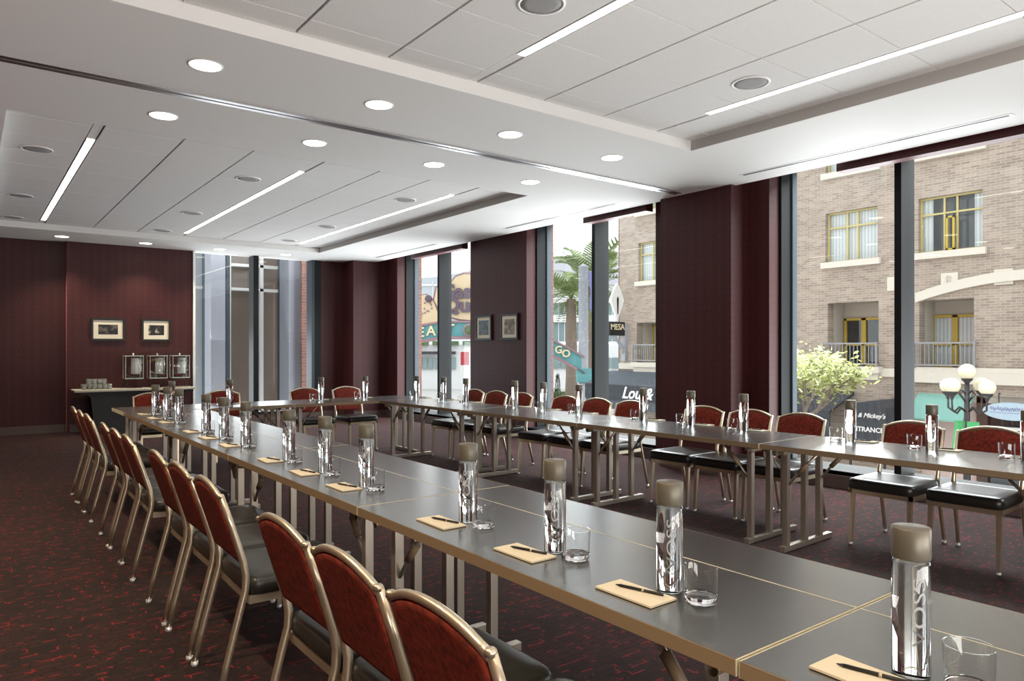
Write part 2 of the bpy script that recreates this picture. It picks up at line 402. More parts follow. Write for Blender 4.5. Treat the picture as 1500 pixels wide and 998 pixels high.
# street windows: black frame, blue-grey outer frame, one mullion, two panes
for i, (a, b) in enumerate(WIN):
    wn = obj('window_%d' % (i+1), None); tag(wn, ['street window beyond the end of the tables', 'street window facing the brick building and globe lamp', 'street window with palms and blade sign outside', 'street window framing the arch sign'][i], 'window', kind=S)
    my = [-.985, 3.294, 7.57, 11.87][i]; G = 7.46
    MB().box(7.24, 7.43, b-.03, b+.02, SILL-.05, 3.5).build('jamb', M['frame'], wn)
    MB().box(7.24, 7.43, a-.02, a+.03, SILL-.05, 3.5).build('jamb', M['frame'], wn)
    MB().box(7.43, 7.52, b-.05, b+.02, SILL-.05, 3.5).build('outer_jamb', M['frame2'], wn)
    MB().box(7.43, 7.52, a-.02, a+.05, SILL-.05, 3.5).build('outer_jamb', M['frame2'], wn)
    MB().box(7.24, 7.52, my-.033, my+.033, SILL-.05, 3.5).build('mullion', M['frame'], wn)
    MB().box(7.05, 7.52, a, b, SILL-.05, SILL+.01).build('window_sill', M['frame'], wn)
    MB().box(7.24, 7.52, a, b, 3.42, 3.5).build('head', M['frame'], wn)
    MB().box(G-.004, G+.004, a+.04, my-.03, SILL, 3.43).build('pane', M['pane'], wn)
    MB().box(G-.004, G+.004, my+.03, b-.04, SILL, 3.43).build('pane', M['pane'], wn)
    pm = tag(MB().box(6.87, 7.0, a, my+.42 if i != 2 else my-.28+.1, 3.168, 3.45).build('shade_pelmet', M['wall_x'], wn), 'burgundy pelmet box')
pw = wall_panel_x('wall_outer', 7.52, 7.66, Y0-.2, 14.6, -3.6, 5, [(a-.06, b+.06, SILL-.3, 3.6) for a, b in WIN], M['brick_red'])
tag(pw, 'red brick outer face around the street windows', 'wall')
# end window
wn = obj('window_5', None); tag(wn, 'tall end window beside the drinks console', 'window', kind=S)
for x0, x1, m in ((3.33, 3.37, 'whitemetal'), (4.43, 4.53, 'frame'), (5.60, 5.66, 'frame2'), (5.66, 5.80, 'frame')):
    MB().box(x0, x1, 14.12, 14.4, SILL-.02, 3.5).build('jamb' if x0 != 4.43 else 'mullion', M[m], wn)
MB().box(3.33, 5.7, 14.13, 14.4, SILL-.06, SILL+.02).build('window_sill', M['frame'], wn)
MB().box(3.37, 4.43, 14.31, 14.318, SILL, 3.5).build('pane', M['pane'], wn)
MB().box(4.53, 5.62, 14.31, 14.318, SILL, 3.5).build('pane', M['pane'], wn)

# ------------------------------------------------------------------ ceiling fixtures
def linear_light(x, y0, y1, yl0, yl1, nseg, label):
    t = thing('linear_light', label, 'ceiling light', (x, (yl0+yl1)/2, TZ), 0, 'recessed linear ceiling lights'); o = (yl0+yl1)/2
    MB().box(-.036, .036, y0-o, y1-o, .006, .02).build('infill_strip', M['tile'], t)
    L = (yl1-yl0)/nseg
    for k in range(nseg):
        MB().box(-.03, .03, yl0-o+k*L+.006, yl0-o+(k+1)*L-.006, -.004, .008, .003).build('diffuser', M['tube'], t)
        if k: MB().box(-.03, .03, yl0-o+k*L-.006, yl0-o+k*L+.006, -.005, .007).build('joint_clip', M['whitemetal'], t)
    for s in (-1, 1): MB().box(s*.034-.003, s*.034+.003, yl0-o, yl1-o, -.002, .01).build('side_rail', M['whitemetal'], t)
    return t
for x, wname in ((.9, 'aisle wall'), (2.87, 'middle of the room'), (4.79, 'street windows')):
    linear_light(x, 6.66, 13.0, 7.53, 12.65, 4, 'long recessed light strip nearest the %s, coffer on the console side' % wname)
    linear_light(x, -1.6, 4.25, -1.33, 3.68, 4, 'long recessed light strip nearest the %s, coffer away from the console' % wname)
mring = MB().lathe([(.096, .0), (.098, -.004), (.108, -.003), (.110, .004), (.096, .004), (.096, 0)], 28).mesh('trim_ring', M['whitemetal'])
mlens = MB().lathe([(0, -.006), (.06, -.007), (.096, -.004), (.096, .004)], 28).mesh('lens', M['lens'])
SPOTW, AISLE_FILLW = 30, 210
rows = [(4.855, 'row across the track from the console', SPOTW), (6.1, 'row between track and console-side coffer', SPOTW), (13.62, 'row along the console wall', 115)]
for ry, rn, e in rows:
    for k, x in enumerate((0.0, 1.22, 2.445, 3.67, 4.885)):
        if k == 0 and ry > 13: continue
        t = thing('downlight', '%s downlight from the aisle wall, %s' % (ORD[k], rn), 'downlight', (x, ry, CZ), 0, 'recessed downlights')
        obj('trim_ring', mring, t); obj('lens', mlens, t)
        l = bpy.data.lights.new('downlight_lamp', 'SPOT'); l.energy = e; l.color = (1, .84, .62); l.spot_size = math.radians(105); l.spot_blend = .8; l.shadow_soft_size = .06
        lo = obj('downlight_lamp', l, t, (0, 0, -.02))
for k, y in enumerate((9.0, 7.0, 3.6, 1.6, -.6)):  # unseen row, added to throw warm light on the chair backs
    t = thing('downlight', '%s added fill downlight from the console wall, soffit along the aisle wall' % ORD[k], 'downlight', (-.3, y, CZ), 0, 'recessed downlights')
    obj('trim_ring', mring, t); obj('lens', mlens, t)
    l = bpy.data.lights.new('downlight_lamp', 'SPOT'); l.energy = AISLE_FILLW; l.color = (1, .80, .55); l.spot_size = math.radians(130); l.spot_blend = .6; l.shadow_soft_size = .06
    obj('downlight_lamp', l, t, (0, 0, -.02))
mg = MB().lathe([(0, -.006), (.08, -.006), (.118, -.004), (.118, .003)], 32).mesh('grille', M['speaker'])
mrg = MB().lathe([(.118, .0), (.119, -.008), (.135, -.006), (.138, .003), (.118, .003), (.118, 0)], 32).mesh('rim', M['whitemetal'])
SPK = [(.53, 3.06), (2.53, 3.06), (4.48, 3.06), (.53, 8.2), (.53, 10.8), (.53, 12.65), (2.51, 8.19), (2.51, 10.72), (2.51, 12.6), (4.47, 8.13), (4.47, 10.64), (4.50, 12.4)]
for k, (x, y) in enumerate(SPK):
    col = 'aisle wall' if x < 1 else 'room centre' if x < 3 else 'street windows'
    which = 'in the coffer away from the console' if y < 5 else '%s from the track in the console-side coffer' % ORD[{8: 0, 10: 1, 12: 2}[int(y)]]
    t = thing('ceiling_speaker', 'ceiling speaker nearest the %s, %s' % (col, which), 'speaker', (x, y, TZ), 0, 'round ceiling speakers')
    obj('grille', mg, t); obj('rim', mrg, t)
for k, (y0, y1) in enumerate(((2.1, 4.5), (6.35, 8.65), (10.7, 12.95))):
    t = thing('slot_diffuser', 'long black air slot in the soffit above the %s' % ['window facing the brick building', 'window with palms', 'window framing the arch sign'][k], 'air vent', (6.46, (y0+y1)/2, CZ), 0, 'linear air slots')
    h = (y1-y0)/2
    MB().box(-.035, .035, -h-.03, h+.03, -.004, .004, .0015).build('flange', M['whitemetal'], t)
    MB().box(-.012, .012, -h, h, -.006, .003).build('slot', M['slot'], t)

# ------------------------------------------------------------------ tables
LEGCACHE = {}
def make_table(L, W, label, loc, rz, inlay=None, braces=True):
    """local: length along y, front edge (seen long side) at x=0, width to +x; centred on y"""
    t = thing('folding_table', label, 'table', loc, rz, 'folding meeting tables'); h = L/2; T = .745; TT = .036; e = .004
    key = (L, W)
    if key not in LEGCACHE:
        LEGCACHE[key] = dict(
            top=MB().box(e, W-e, -h+e, h-e, T-TT+.002, T+.0003).mesh('tabletop', M['laminate']),
            ex=MB().box(0, e, -h+.0008, h-.0008, T-TT, T, .0008).mesh('edge_band', M['edge']),
            ey=MB().box(.0, W, -.002, .002, T-TT, T, .0008).mesh('edge_band', M['inlay']),
            leg=MB().box(-.02, .02, -.02, .02, .045, T-TT, .003).mesh('leg', M['silver']),
            foot=MB().box(.06, W-.05, -.02, .02, .006, .046, .003).mesh('foot_bar', M['silver']),
            rail=MB().box(.06, W-.06, -.014, .014, T-TT-.03, T-TT).mesh('top_rail', M['silver']),
            glide=MB().lathe([(0, 0), (.017, 0), (.017, .007), (0, .007)], 10).mesh('glide', M['black']))
    K = LEGCACHE[key]
    obj('tabletop', K['top'], t)
    obj('edge_band', K['ex'], t); obj('edge_band', K['ex'], t, (W-e, 0, 0))
    obj('edge_band', K['ey'], t, (0, -h+.002, 0)); obj('edge_band', K['ey'], t, (0, h-.002, 0))
    if inlay: MB().box(inlay-.0025, inlay+.0025, -h+e, h-e, T-.002, T+.0008).build('inlay_strip', M['inlay'], t)
    for s in (-1, 1):
        y = s*(h-.135)
        f = obj('foot_bar', K['foot'], t, (0, y, 0))
        for gx in (.08, W-.07): obj('glide', K['glide'], f, (gx, 0, 0))
        obj('top_rail', K['rail'], t, (0, y, 0))
        for lx in (.115, .36, W-.205): obj('leg', K['leg'], t, (lx, y, 0))
        for bx in (.115, W-.205):
            b = MB().tube([(bx, y-s*.02, .47), (bx, y-s*.10, .57), (bx, y-s*.23, .705)], .009, 8).build('brace', M['silver'], t)
            MB().tube([(bx, y-s*.09, .558), (bx, y-s*.16, .632)], .017, 10).build('brace_sleeve', M['edge'], b)
        MB().tube([(.035, y+s*.045, T-TT-.022), (.16, y+s*.045, T-TT-.022)], .019, 12, cap=False).build('hinge_tube', M['champ'], t)
    return t
NP = 1.86
for k in range(5):
    y = .92-NP/2+NP*k
    nm = ['first', 'second', 'third', 'fourth', 'fifth'][4-k]
    make_table(NP-.006, .80, '%s dark-topped folding table from the end table, in the run along the aisle' % nm, (1.30, y, 0), 0, inlay=.51)
RA = math.radians(1.78); RLEN = 1.815
def rfront(y): return 4.493-.0311*y
for k in range(4):
    y = 2.94-RLEN/2+RLEN*k
    make_table(RLEN-.006, .77, '%s dark-topped folding table from the end table, in the run by the street windows' % ORD[3-k], (rfront(y), y, 0), RA)
for k in range(2):
    make_table(1.83, .77, 'dark-topped folding end table, half %s' % ['nearer the aisle', 'nearer the street windows'][k], (1.30+.917+1.834*k, 8.415, 0), PI/2)
# the end tables are turned so their long side faces the room: front edge along x at y = 8.40
for o in list(COL.objects):
    if o.name.startswith('folding_table') and o.parent is None and abs(o.rotation_euler.z-PI/2) < .01:
        o.location.y = 8.415+.77; o.rotation_euler.z = -PI/2

# ------------------------------------------------------------------ chairs
def make_chair():
    t = thing('banquet_chair', 'chair', 'chair')
    for s in (-1, 1):
        pts = [(s*.208, -.29, .018), (s*.206, -.262, .14), (s*.204, -.205, .36), (s*.203, -.186, .43), (s*.203, -.184, .485), (s*.204, -.197, .55), (s*.206, -.24, .69), (s*.207, -.283, .82)]
        lg = MB().tube(pts, [.0125, .0135, .015, .0155, .0155, .015, .0135, .0125], 10).build('leg', M['champ'], t)
        MB().lathe([(0, 0), (.013, 0), (.016, .008), (.0145, .022), (0, .022)], 10, (s*.208, -.29, 0)).build('glide', M['glide'], lg)
        lg = MB().bar((s*.195, .235, .40), (s*.20, .262, .018), .03, .03, .021).build('leg', M['champ'], t)
        MB().lathe([(0, 0), (.012, 0), (.015, .007), (.0135, .02), (0, .02)], 10, (s*.20, .262, 0)).build('glide', M['glide'], lg)
        MB().lathe([(0, .010), (.010, .009), (.0132, .005), (.0132, -.006), (0, -.006)], 10, (s*.207, -.285, .82)).build('post_cap', M['champ'], t)
    arch = lambda x: .812+.050*(1-(abs(x)/.207)**2.2)
    back = lambda z: -.19-(z-.53)*.328
    xs = [-.207+.414*k/14 for k in range(15)]
    MB().tube([(x, back(arch(x))-.002, arch(x)) for x in xs], .0115, 10).build('top_rail', M['champ'], t)
    mb = MB(); xs = [-.193+.386*k/10 for k in range(11)]; rings = []
    for j, (off, ins) in enumerate(((-.016, .014), (-.020, .03), (-.012, 0), (.012, 0), (.022, .02), (.026, .05))):
        pass
    def loop(off, ins):
        r = []
        zb = .535+ins
        for k, x in enumerate(xs): r.append((x*(1-ins/.2), zb))
        for x in reversed(xs): r.append((x*(1-ins/.2), arch(x)-.012-ins))
        return [(x, back(z)+off, z) for x, z in r]
    mb.rings([loop(-.017, .02), loop(-.016, .006), loop(-.010, 0), loop(.008, 0), loop(.019, .010), loop(.025, .04)])
    mb.build('backrest', M['fabric'], t)
    def sq(z, ins):
        n = 28; r = []
        for k in range(n):
            a = 2*PI*k/n; c, s_ = math.cos(a), math.sin(a); p = .22
            r.append(((.228-ins)*math.copysign(abs(c)**p, c), .05+(.232-ins)*math.copysign(abs(s_)**p, s_), z))
        return r
    MB().rings([sq(.404, .006), sq(.410, 0), sq(.455, 0), sq(.470, .006), sq(.478, .022), sq(.482, .08)]).build('seat', M['vinyl'], t)
    mb = MB()
    for a, b in (((-.205, -.175), (-.205, .262)), ((.205, -.175), (.205, .262)), ((-.217, .25), (.217, .25)), ((-.2, -.165), (.2, -.165))):
        mb.bar((*a, .388), (*b, .388), .024, .034)
    mb.build('seat_frame', M['champ'], t)
    return t
chair = make_chair(); first = True
LEFT = [1.33, 1.80, 2.29, 3.17, 3.67, 4.17, 5.04, 5.50, 5.98, 6.89, 7.35, 7.83]
for k, y in enumerate(LEFT):
    many(chair, (1.09, y, 0), -PI/2+random.uniform(-.02, .02), '%s red-backed banquet chair from the drinks console, row along the aisle' % ORD[11-k], 'chairs along the aisle', first); first = False
RIGHT = [1.37, 1.925, 2.44, 3.325, 3.80, 4.29, 5.20, 5.70, 6.20, 7.0, 7.50, 7.99]
for k, y in enumerate(RIGHT):
    many(chair, (rfront(y)+.92, y, 0), PI/2+RA+random.uniform(-.02, .02), '%s red-backed banquet chair from the end table, row by the street windows' % ORD[11-k], 'chairs by the street windows', False)
for k, x in enumerate((1.82, 2.66, 3.745, 4.37)):
    many(chair, (x, 9.42 if k > 1 else 9.5, 0), PI+random.uniform(-.04, .04), '%s red-backed banquet chair from the aisle, behind the end table' % ORD[k], 'chairs behind the end table', False)

# ------------------------------------------------------------------ place settings
TOP = .7457
def make_bottle():
    t = thing('water_bottle', 'bottle', 'bottle'); R = .0358
    MB().lathe([(0, 0), (R-.004, 0), (R, .004), (R, .226), (R-.002, .232), (R-.006, .236), (0, .236)], 40).build('body', M['bottle'], t)
    MB().lathe([(0, .236), (R-.0005, .236), (R+.0007, .238), (R+.0007, .296), (R-.001, .2985), (0, .2985)], 40).build('cap', M['cap'], t)
    me = text_mesh('VOSS', .046, 0, M['letter'])
    for v in me.vertices:
        u, q = v.co.x*1.28, v.co.y*.78
        a = q/R; v.co = ((R+.0004)*math.cos(-a), (R+.0004)*math.sin(-a), .135+u)
    me.name = 'lettering'; obj('lettering', me, t)
    return t
def make_glass():
    t = thing('tumbler', 'glass', 'glass')
    MB().lathe([(.0419, .0195), (.0445, .092), (.0443, .0935), (.0433, .0935), (.0428, .092), (.0405, .0195)], 40).build('wall', M['thinglass'], t)
    MB().lathe([(0, 0), (.036, 0), (.0405, .003), (.0414, .009), (.0419, .0193), (.039, .0193), (.034, .016), (0, .0145)], 24).build('base', M['glass'], t)
    return t
def make_pad():
    t = thing('notepad', 'pad', 'notepad')
    MB().box(-.05, .05, -.1, .1, 0, .005).build('sheets', M['paper'], t)
    MB().box(-.05, .05, -.1, .1, -.0015, 0).build('backing_card', M['pen'], t)
    return t
def make_pen():
    t = thing('pen', 'pen', 'pen'); r = .0042
    MB().tube([(0, -.068, r), (0, -.058, r), (0, .06, r)], [r*.8, r, r], 10).build('barrel', M['pen'], t)
    MB().tube([(0, .06, r), (0, .074, r)], [r*.95, r*.25], 10).build('tip', M['pen'], t)
    MB().tube([(0, -.012, r), (0, -.006, r)], r*1.06, 10).build('ring', M['champ'], t)
    return t
bottle, tumbler, pad, pen = make_bottle(), make_glass(), make_pad(), make_pen()
firstset = True
def setting(x, y, face, letter, who, group, padon=True):
    """face: heading of the seated guest (0 = +x)"""
    global firstset
    c, s = math.cos(face), math.sin(face)
    P = lambda f, r: (x+c*f+s*r, y+s*f-c*r)                       # f forward, r to the guest's right
    many(bottle, (*P(0, 0), TOP), letter, 'tall clear water bottle with olive cap, %s' % who, 'water bottles '+group, firstset)
    many(tumbler, (*P(-.005, .108), TOP), 0, 'clear tumbler beside the water bottle %s' % who, 'tumblers '+group, firstset)
    if padon:
        r = random.uniform(-.05, .05)
        many(pad, (*P(-.10, -.035), TOP+.0015), face+r, 'cream notepad %s' % who, 'notepads '+group, firstset)
        many(pen, (*P(-.085, -.03), TOP+.0067), face+.27+r, 'black pen on the notepad %s' % who, 'pens '+group, firstset)
    firstset = False
NY = [.67, 1.30, 1.78, 2.29, 3.17, 3.67, 4.21, 5.04, 5.57, 6.07, 7.0, 7.48, 8.01]
for k, y in enumerate(NY):
    setting(1.53, y, 0, math.radians(-130), '%s from the end table, aisle run' % ORD[12-k], 'along the aisle')
RY = [1.53, 2.06, 2.60, 3.48, 4.01, 4.56, 5.44, 6.01, 6.52, 7.43, 7.95]
for k, y in enumerate(RY):
    setting(5.0 if y < 7 else 4.93, y, PI+RA, math.radians(-152), '%s from the end table, window-side run' % ORD[11-k], 'by the street windows')
setting(4.86, 8.52, PI+RA, math.radians(-152), 'at the corner where window-side run meets end table', 'by the street windows')
for k, x in enumerate((1.86, 2.5, 3.64, 4.26)):
    setting(x, 8.86, -PI/2, math.radians(-110), '%s from the aisle on the end table' % ORD[k], 'on the end table')

# ------------------------------------------------------------------ console with dispensers, tumblers, pictures
t = thing('drinks_console', 'black console with a cream stone top against the burgundy end wall', 'console', (2.32, 13.84, 0))
MB().box(-.93, .93, -.29, .28, .70, .735, .006).build('top', M['stone'], t)
MB().prism([(-.80, .70), (.86, .70), (.78, .60), (.74, 0.0), (-.62, 0), (-.68, .60)], 'y', -.12, .28).build('body', M['black'], t)
MB().box(-.86, .9, -.2, .28, .655, .70).build('apron', M['black'], t)
mt = MB(); mt.lathe([(0, 0), (.031, 0), (.035, .004), (.036, .085), (.0345, .085), (.032, .012), (0, .011)], 18); mt = mt.mesh('tumbler', M['frostglass'])
GL = []
for tier, nx, ny, z in ((0, 6, 3, .735), (1, 4, 2, .822)):
    for i in range(nx):
        for j in range(ny): GL.append((1.74+(i-(nx-1)/2)*.074, 13.86+(j-(ny-1)/2)*.074, z))
for p in GL: tag(obj('tumbler', mt, None, p), 'small tumbler in the two-tier stack on the drinks console', 'glass', 'tumblers stacked on the console')
t = None
for k, x in enumerate((2.30, 2.68, 3.05)):
    lab = ['plain water', 'lemon slices floating', 'mint leaves floating'][k]
    t = thing('drink_dispenser', 'square glass drink dispenser with %s on the console' % lab, 'dispenser', (x, 13.9, .735), 0, 'drink dispensers on the console')
    mb = MB()
    for sx in (-1, 1):
        for sy in (-1, 1): mb.bar((sx*.11, sy*.1, 0), (sx*.11, sy*.1, .16), .012)
    mb.box(-.125, .125, -.115, .115, .15, .165); mb.build('stand', M['black'], t)
    mb = MB(); mb.box(-.14, .14, -.13, .13, .167, .55); mb.build('tank', M['tankglass'], t)
    MB().box(-.133, .133, -.123, .123, .172, .48 if k else .40).build('water', M['tankglass'], t)
    MB().box(-.145, .145, -.135, .135, .55, .562, .003).build('lid', M['glassedge'], t)
    for sx in (-1, 1):
        for sy in (-1, 1): MB().bar((sx*.137, sy*.127, .167), (sx*.137, sy*.127, .55), .008).build('corner_seam', M['glassedge'], t)
    MB().box(-.142, .142, -.132, .132, .160, .172).build('tank_floor', M['glassedge'], t)
    MB().lathe([(0, .562), (.008, .562), (.008, .575), (.016, .585), (.012, .600), (0, .604)], 14).build('lid_knob', M['alu'], t)
    MB().lathe([(0, .24), (.065, .24), (.065, .52), (0, .52)], 24, (.03, 0, 0)).build('reflection_core', M['tankreflect'], t)  # added white core standing in for window reflections in the tank
    tp = MB().tube([(.0, -.13, .20), (0, -.175, .20), (0, -.18, .175)], .011, 8).build('tap', M['black'], t)
    MB().box(-.006, .006, -.185, -.165, .20, .235).build('tap_lever', M['black'], tp)
    if k == 1:
        for q in range(9):
            a = random.uniform(-.1, .1); b = random.uniform(-.1, .1)
            MB().lathe([(0, -.003), (.032, -.003), (.034, 0), (.032, .003), (0, .003)], 12, (a, b, .455+random.uniform(0, .045))).build('lemon_slice', M['lemon'], t)
    if k == 2:
        for q in range(10):
            a = random.uniform(-.02, .12); b = random.uniform(-.11, .1); z = .44+random.uniform(0, .05)
            MB().quad((a-.025, b, z), (a, b-.016, z+.012), (a+.025, b, z+.004), (a, b+.016, z-.004)).build('mint_leaf', M['leafy'], t, fix=False)
def picture(name, label, c, wdt, hgt, axis, ph, border):
    t = thing(name, label, 'picture', c)
    n = (0, -1) if axis == 'y' else (-1, 0)
    def bx(nm, w0, w1, z0, z1, d0, d1, m, par):
        if axis == 'y': return MB().box(w0, w1, -d1, -d0, z0, z1, .002).build(nm, m, par)
        return MB().box(-d1, -d0, w0, w1, z0, z1, .002).build(nm, m, par)
    W, H, f = wdt/2, hgt/2, .035
    bx('frame_rail', -W, W, H-f, H, 0, .03, M['black'], t); bx('frame_rail', -W, W, -H, -H+f, 0, .03, M['black'], t)
    bx('frame_stile', -W, -W+f, -H+f, H-f, 0, .03, M['black'], t); bx('frame_stile', W-f, W, -H+f, H-f, 0, .03, M['black'], t)
    bx('mat_board', -W+f-.003, W-f+.003, -H+f-.003, H-f+.003, .002, .014, M['matboard'], t)
    bx('print', -W+f+border, W-f-border, -H+f+border, H-f-border, .013, .0165, M[ph], t)
    return t
picture('framed_picture', 'black-framed dark photograph with wide cream mat, above the tumblers and console', (1.95, 14.148, 1.75), .52, .39, 'y', 'photo_dark', .075)
picture('framed_picture', 'black-framed photograph of a pale reclining shape, above the dispensers', (2.71, 14.148, 1.75), .48, .40, 'y', 'photo_fig', .075)
picture('framed_picture', 'small black-framed blue-grey photograph, nearer the arch-sign window', (7.048, 10.05, 1.775), .47, .43, 'x', 'photo_col', .055)
picture('framed_picture', 'small black-framed sepia photograph, nearer the palm window', (7.048, 9.32, 1.775), .47, .43, 'x', 'photo_sep', .055)

# ------------------------------------------------------------------ outside: street, brick building
GZ = -3.6
tag(MB().box(7.6, 260, -80, 300, GZ-.3, GZ).build('ground', M['pave']), 'pale street and plaza paving outside', 'street', kind=S)
bld = thing('brick_building', 'tan brick building with yellow windows and balconies across the street', 'building', (21, 14, GZ))
bo = Vector((21, 14, GZ))
def bpart(mb, name, m, par=None): 
    o = mb.build(name, m, par or bld)
    if par is None or True: o.location = -bo if par is None else (0, 0, 0)
    return o
WN = [(10.12, 11.70), (7.42, 9.0), (4.72, 6.3), (14.0, 15.6), (17.8, 19.42)]
holes = [(a, b, 4.06, 5.57) for a, b in WN]+[(a, b, 6.78, 8.3) for a, b in WN]
REC = [(10.09, 11.63, .9, 2.81), (5.9, 8.98, .9, 2.75), (17.9, 19.5, .9, 2.45)]
holes += REC
holes += [(4.0, 8.99, GZ, .2)]
mb = MB(); cells(mb, (-6, 20.42), (GZ, 10), holes, lambda a, b, c, d: mb.box(21, 21.35, a, b, c, d)); bpart(mb, 'facade', M['brick'])
bpart(MB().box(22.12, 34, -6, 20.42, GZ, 10), 'block', M['darkglass'])
bpart(MB().box(21.0, 34, 20.421, 20.5, GZ, 10), 'side_wall', M['brick_red_y'])
def bwin(a, b, z0, z1, curtain, sill=True):
    wn_ = MB(); f = .045
    for y0, y1 in ((a, a+f), (b-f, b), (a+(b-a)*.40, a+(b-a)*.40+f), (a+(b-a)*.60, a+(b-a)*.60+f)): wn_.box(21.14, 21.2, y0, y1, z0, z1)
    zt = z0+(z1-z0)*.68
    for q0, q1 in ((z0, z0+f), (z1-f, z1), (zt, zt+f)): wn_.box(21.13, 21.2, a, b, q0, q1)
    o = bpart(wn_, 'window_frame', M['yellow2'])
    p = MB().box(21.19, 21.2, a, b, z0, z1).build('pane', M['pane'], o)
    for c0, c1 in curtain: MB().box(21.24, 21.27, a+(b-a)*c0, a+(b-a)*c1, z0, z1).build('curtain', M['curtain'], o)
    if sill: bpart(MB().box(20.88, 21.2, a-.1, b+.1, z0-.18, z0), 'window_sill', M['cream'])
    return o
cur = [[(0, 1)], [(0, .17), (.82, 1)], [(0, 1)], [(0, 1)], [(0, 1)]]
bpart(MB().box(21.5, 21.6, -6, 20.4, 3.6, 9), 'room_behind', M['darkglass'])
for (a, b), cc in zip(WN, cur): bwin(a, b, 4.06, 5.57, cc); bwin(a, b, 6.78, 8.3, [(0, 1)])
o = bpart(MB().box(21.02, 21.08, 8.10, 8.15, 4.08, 5.0).box(21.02, 21.08, 8.26, 8.31, 4.08, 5.0).box(21.02, 21.08, 8.10, 8.31, 4.08, 4.13).box(21.02, 21.08, 8.1, 8.31, 4.95, 5.0), 'open_casement', M['yellow'])
for (a, b, z0, z1), doors, dk in zip(REC, ((10.19, 11.17), (7.63, 8.62), (18.0, 19.1)), (1, 0, 0)):
    bpart(MB().box(22.0, 22.1, a-.3, b+.3, z0, z1+.2).box(21.35, 22.1, b, b+.1, z0, z1).box(21.35, 22.1, a-.1, a, z0, z1).box(21.3, 22.1, a, b, z1, z1+.1), 'recess_wall', M['stucco'])
    d0, d1 = doors; d0 += .18; d1 += .42; f = .07; zt = 2.32+.05
    mb = MB()
    for y0 in (d0, (d0+d1)/2-.07, (d0+d1)/2+.0, d1-f): mb.box(21.9, 21.99, y0, y0+f, z0, zt)
    for q in (z0, z0+.62, zt-f): mb.box(21.9, 21.99, d0, d1, q, q+f)
    o = bpart(mb, 'balcony_door', M['yellow'])
    MB().box(21.95, 21.96, d0, d1, z0, zt).build('pane', M['pane'], o)
    MB().box(21.97, 21.98, d0, d1, z0, zt).build('door_inside', M['darkglass' if dk else 'curtain'], o)
    mb = MB(); ra, rb = (a-.02, b+.05) if a != 5.9 else (7.55, 9.04)
    mb.bar((20.82, ra, 1.58), (20.82, rb, 1.58), .045); mb.bar((20.82, ra, .98), (20.82, rb, .98), .04)
    for k in range(int((rb-ra)/.11)+1): mb.bar((20.82, ra+k*.11, .98), (20.82, ra+k*.11, 1.58), .018)
    for y_ in (ra, rb): mb.bar((20.82, y_, .9), (20.82, y_, 1.62), .05); mb.bar((20.82, y_, 1.58), (21.1, y_, 1.58), .04); mb.bar((20.82, y_, .98), (21.1, y_, .98), .035)
    bpart(mb, 'balcony_rail', M['railmetal'])
    if a != 5.9: bpart(MB().box(20.75, 22, a-.12, b-.55 if False else b+.12, .72, .9).box(20.85, 21.2, a-.05, b+.05, .52, .72), 'balcony_slab', M['cream'])
bpart(MB().box(20.85, 21.05, 4.0, 9.12, .78, .92).box(20.8, 21.05, 4, 9.12, .50, .78), 'ledge', M['cream'])
bpart(MB().box(20.93, 21.05, 9.12, 20.42, .62, .86), 'ledge', M['cream'])
arc = [(9.05-.0-(5.1)*k/16, 2.70+.44*math.sin(PI*k/16)**.9) for k in range(17)]
bpart(MB().prism([(y, z) for y, z in arc]+[(y, z+.26) for y, z in reversed(arc)], 'x', 20.9, 21.1), 'arch_band', M['cream'])
bpart(MB().box(20.99, 21.02, 5.9, 7.62, .92, 3.0), 'arch_infill', M['brick'])
for (y, z), ch in zip(((8.2, 3.26), (6.94, 3.25), (9.62, 3.27)), 'RIE'):
    o = bpart(MB().box(20.95, 21.02, y-.21, y+.21, z-.2, z+.2, .01), 'letter_plaque', M['cream'])
    if ch == 'E': continue
    me = text_mesh(ch, .32, .012, M['stucco']); lo = obj('lettering', me, o, (20.945, y, z), (PI/2, 0, -PI/2))
# ground floor shops
bpart(MB().box(21.1, 21.3, 4, 9.0, -.0, .5), 'shop_soffit', M['stucco'])
o = bpart(MB().prism([(20.25, -.42), (21.0, .20), (21.0, .12), (20.25, -.47)], 'y', 7.62, 9.0), 'shop_awning', M['teal'])
bpart(MB().box(21.2, 21.3, 7.55, 9.0, GZ, -.0), 'shop_wall', M['pink'])
bpart(MB().box(21.15, 21.2, 4, 7.6, .03, .22).box(21.1, 21.2, 7.35, 7.6, GZ, .2), 'shop_fascia', M['brown'])
bpart(MB().box(21.2, 21.22, 4, 7.5, GZ, .05), 'shop_window', M['darkglass'])
bpart(MB().bar((21.15, 4, -.62), (21.15, 7.5, -.62), .08).bar((21.15, 6.1, GZ), (21.15, 6.1, .1), .08), 'shop_mullion', M['whitepaint'])
tv = thing('oval_shop_sign', 'pale blue oval shop sign hanging over the shop window', 'sign', (20.9, 6.72, -.16))
MB().prism([(.66*math.cos(2*PI*k/36), .225*math.sin(2*PI*k/36)) for k in range(36)], 'x', -.03, .03).build('board', M['oval'], tv)
MB().tube([(-.034, .48-.96*k/60, .055+.055*math.sin(k*1.9)*(1 if k % 9 else .3)+.012*math.sin(k*.7)) for k in range(61)], .007, 5).build('script_lettering', M['banner'], tv)
MB().box(-.036, -.03, -.5, .5, -.045, -.035).build('underline', M['banner'], tv)
MB().bar((0, -.3, .2), (0, -.3, .45), .02).bar((0, .3, .2), (0, .3, .45), .02).bar((0, -.3, .44), (.3, -.3, .44), .02).bar((0, .3, .44), (.3, .3, .44), .02).build('hanger', M['iron'], tv)
